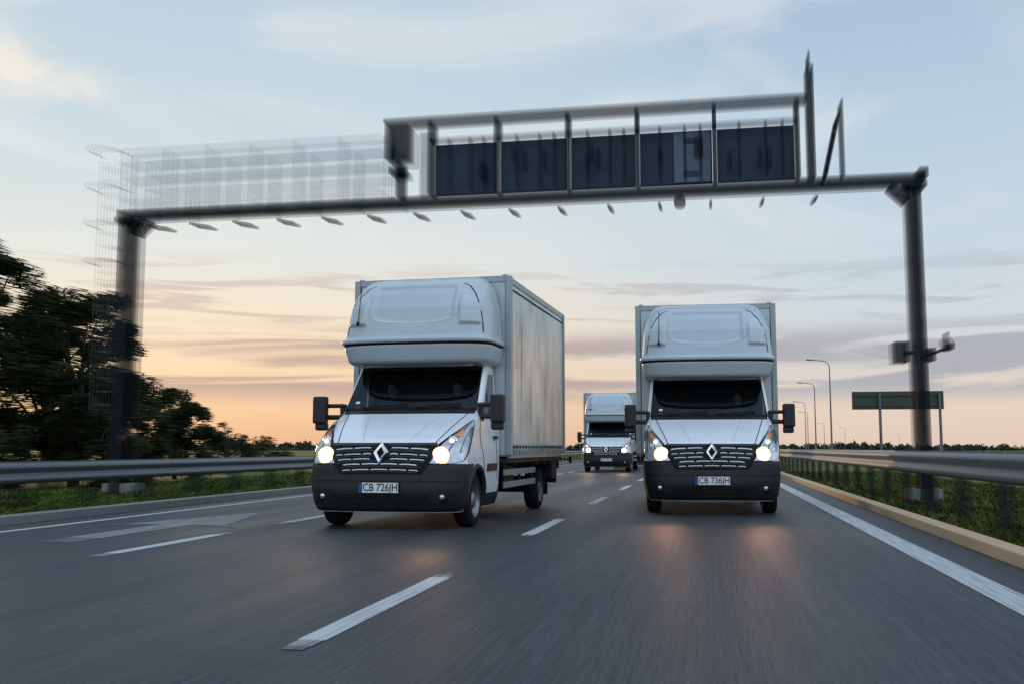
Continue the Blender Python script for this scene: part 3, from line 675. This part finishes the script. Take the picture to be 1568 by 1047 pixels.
V,F=leaves(cs,rs,26,1.1,0); mb=MB(); mb.add(V.tolist(),F.tolist(),'far'); obj('distant_tree_line',mb.mesh('distant_tree_line'))
# ---------------------------------------------------------------- world
SA=math.radians(-34); SE=math.radians(5)
w=bpy.data.worlds.new('World'); sc.world=w; w.use_nodes=True; nt=w.node_tree; n=nt.nodes; l=nt.links
bg=n['Background']; tc=n.new('ShaderNodeTexCoord'); sp=n.new('ShaderNodeSeparateXYZ'); l.new(tc.outputs['Generated'],sp.inputs[0])
def MA(op,a,b=None,c=None,clamp=False):
    q=n.new('ShaderNodeMath'); q.operation=op; q.use_clamp=clamp
    for i,v in enumerate((a,b,c)):
        if v is None: continue
        if isinstance(v,(int,float)): q.inputs[i].default_value=v
        else: l.new(v,q.inputs[i])
    return q.outputs[0]
def MR(v,a,b,c,d,smooth=True):
    q=n.new('ShaderNodeMapRange'); q.interpolation_type='SMOOTHSTEP' if smooth else 'LINEAR'
    l.new(v,q.inputs[0]); 
    for i,x in enumerate((a,b,c,d)): q.inputs[i+1].default_value=x
    return q.outputs[0]
def MIX(f,a,b,bt='MIX'):
    q=n.new('ShaderNodeMix'); q.data_type='RGBA'; q.blend_type=bt
    if isinstance(f,(int,float)): q.inputs[0].default_value=f
    else: l.new(f,q.inputs[0])
    for i,v in ((6,a),(7,b)):
        if isinstance(v,tuple): q.inputs[i].default_value=v
        else: l.new(v,q.inputs[i])
    return q.outputs[2]
X,Y,Z=sp.outputs
def RAMP(v,st):
    q=n.new('ShaderNodeValToRGB'); e=q.color_ramp.elements
    while len(e)<len(st): e.new(.5)
    for i,(p,c) in enumerate(st): e[i].position=p; e[i].color=lin(c)
    l.new(v,q.inputs[0]); return q.outputs[0]
zp=MA('MULTIPLY',Z,2.0,clamp=True)
warm=RAMP(zp,[(0,(228,178,144)),(.08,(242,202,162)),(.17,(247,220,186)),(.26,(242,228,206)),(.36,(224,228,224)),(.58,(202,218,226)),(.82,(188,208,222)),(1,(178,200,218))])
cold=RAMP(zp,[(0,(226,200,184)),(.08,(230,210,194)),(.15,(216,210,206)),(.24,(208,216,222)),(.38,(198,214,225)),(.6,(184,206,224)),(.82,(168,192,216)),(1,(160,185,212))])
hl_=MA('SQRT',MA('ADD',MA('MULTIPLY',X,X),MA('ADD',MA('MULTIPLY',Y,Y),1e-5)))
fc=MA('DIVIDE',MA('ADD',MA('MULTIPLY',X,math.sin(SA)),MA('MULTIPLY',Y,math.cos(SA))),hl_)
base=MIX(MR(fc,.74,1.0,0,1),cold,warm)
az=MA('ARCTAN2',X,Y)
def CN(sa,sz,scale,det,off=0,dist=0):
    cb=n.new('ShaderNodeCombineXYZ'); l.new(MA('MULTIPLY_ADD',az,sa,off),cb.inputs[0]); l.new(MA('MULTIPLY',Z,sz),cb.inputs[1])
    q=n.new('ShaderNodeTexNoise'); q.noise_dimensions='2D'; q.inputs['Scale'].default_value=scale; q.inputs['Detail'].default_value=det; q.inputs['Distortion'].default_value=dist; l.new(cb.outputs[0],q.inputs[0]); return q.outputs[0]
n1=CN(3.2,34,1,7,3.3,.5); n2=CN(2.2,9,1.2,6,8,.6); n3=CN(7,75,1,6,1.2,.3)
win=MA('MULTIPLY',MR(Z,.035,.062,0,1),MR(Z,.095,.125,1,0))
cm=MA('MULTIPLY',MR(n1,.38,.53,0,1),win)
ccol=MIX(MR(fc,.74,1.0,0,1),lin((170,172,182)),lin((182,158,152)))
col=MIX(MA('MULTIPLY',cm,.88),base,ccol)
win2=MA('MULTIPLY',MR(Z,.10,.13,0,1),MR(Z,.15,.19,1,0))
col=MIX(MA('MULTIPLY',MA('MULTIPLY',MR(n3,.50,.64,0,1),win2),.45),col,ccol)
col=MIX(MA('MULTIPLY',MA('MULTIPLY',MR(n2,.42,.70,0,1),MR(Z,.13,.25,0,1)),.42),col,lin((238,238,234)))
az0=math.radians(-38.5)
dd=MA('ADD',MA('POWER',MA('DIVIDE',MA('SUBTRACT',az,az0),.09),2),MA('POWER',MA('DIVIDE',MA('SUBTRACT',Z,.325),.03),2))
n4=CN(9,16,1.3,7,2,.6)
col=MIX(MA('MULTIPLY',MR(MA('ADD',dd,MA('MULTIPLY',n4,2.6)),1.1,2.8,1,0),.65),col,lin((252,242,228)))
mul=MA('ADD',MA('ADD',1.0,MR(fc,.35,-.6,0,.85)),MR(Z,.45,.9,0,.35))  # added boost: sky brighter behind camera and overhead, to fill the truck fronts
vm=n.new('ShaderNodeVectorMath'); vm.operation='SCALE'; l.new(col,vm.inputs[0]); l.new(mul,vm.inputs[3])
sky=n.new('ShaderNodeTexSky'); sky.sky_type='NISHITA'; sky.sun_disc=False; sky.sun_elevation=SE; sky.sun_rotation=SA
va=n.new('ShaderNodeVectorMath'); va.operation='MULTIPLY_ADD'; l.new(sky.outputs[0],va.inputs[0]); va.inputs[1].default_value=(.002,.002,.002); l.new(vm.outputs[0],va.inputs[2])
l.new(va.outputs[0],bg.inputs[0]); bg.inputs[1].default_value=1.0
L=bpy.data.lights.new('sun','SUN'); L.energy=.9; L.angle=math.radians(4); L.color=(1,.6,.32)
o=obj('sun',L); d=Vector((math.sin(SA)*math.cos(SE),math.cos(SA)*math.cos(SE),math.sin(SE))); o.rotation_euler=d.to_track_quat('Z','Y').to_euler()
c=bpy.data.cameras.new('camera'); c.lens=35.8; c.sensor_width=36; c.clip_end=12000; c.clip_start=.05
o=obj('camera',c,None,(0,0,1.03)); o.rotation_euler=(math.radians(90+5.93),0,math.radians(10.76)); sc.camera=o
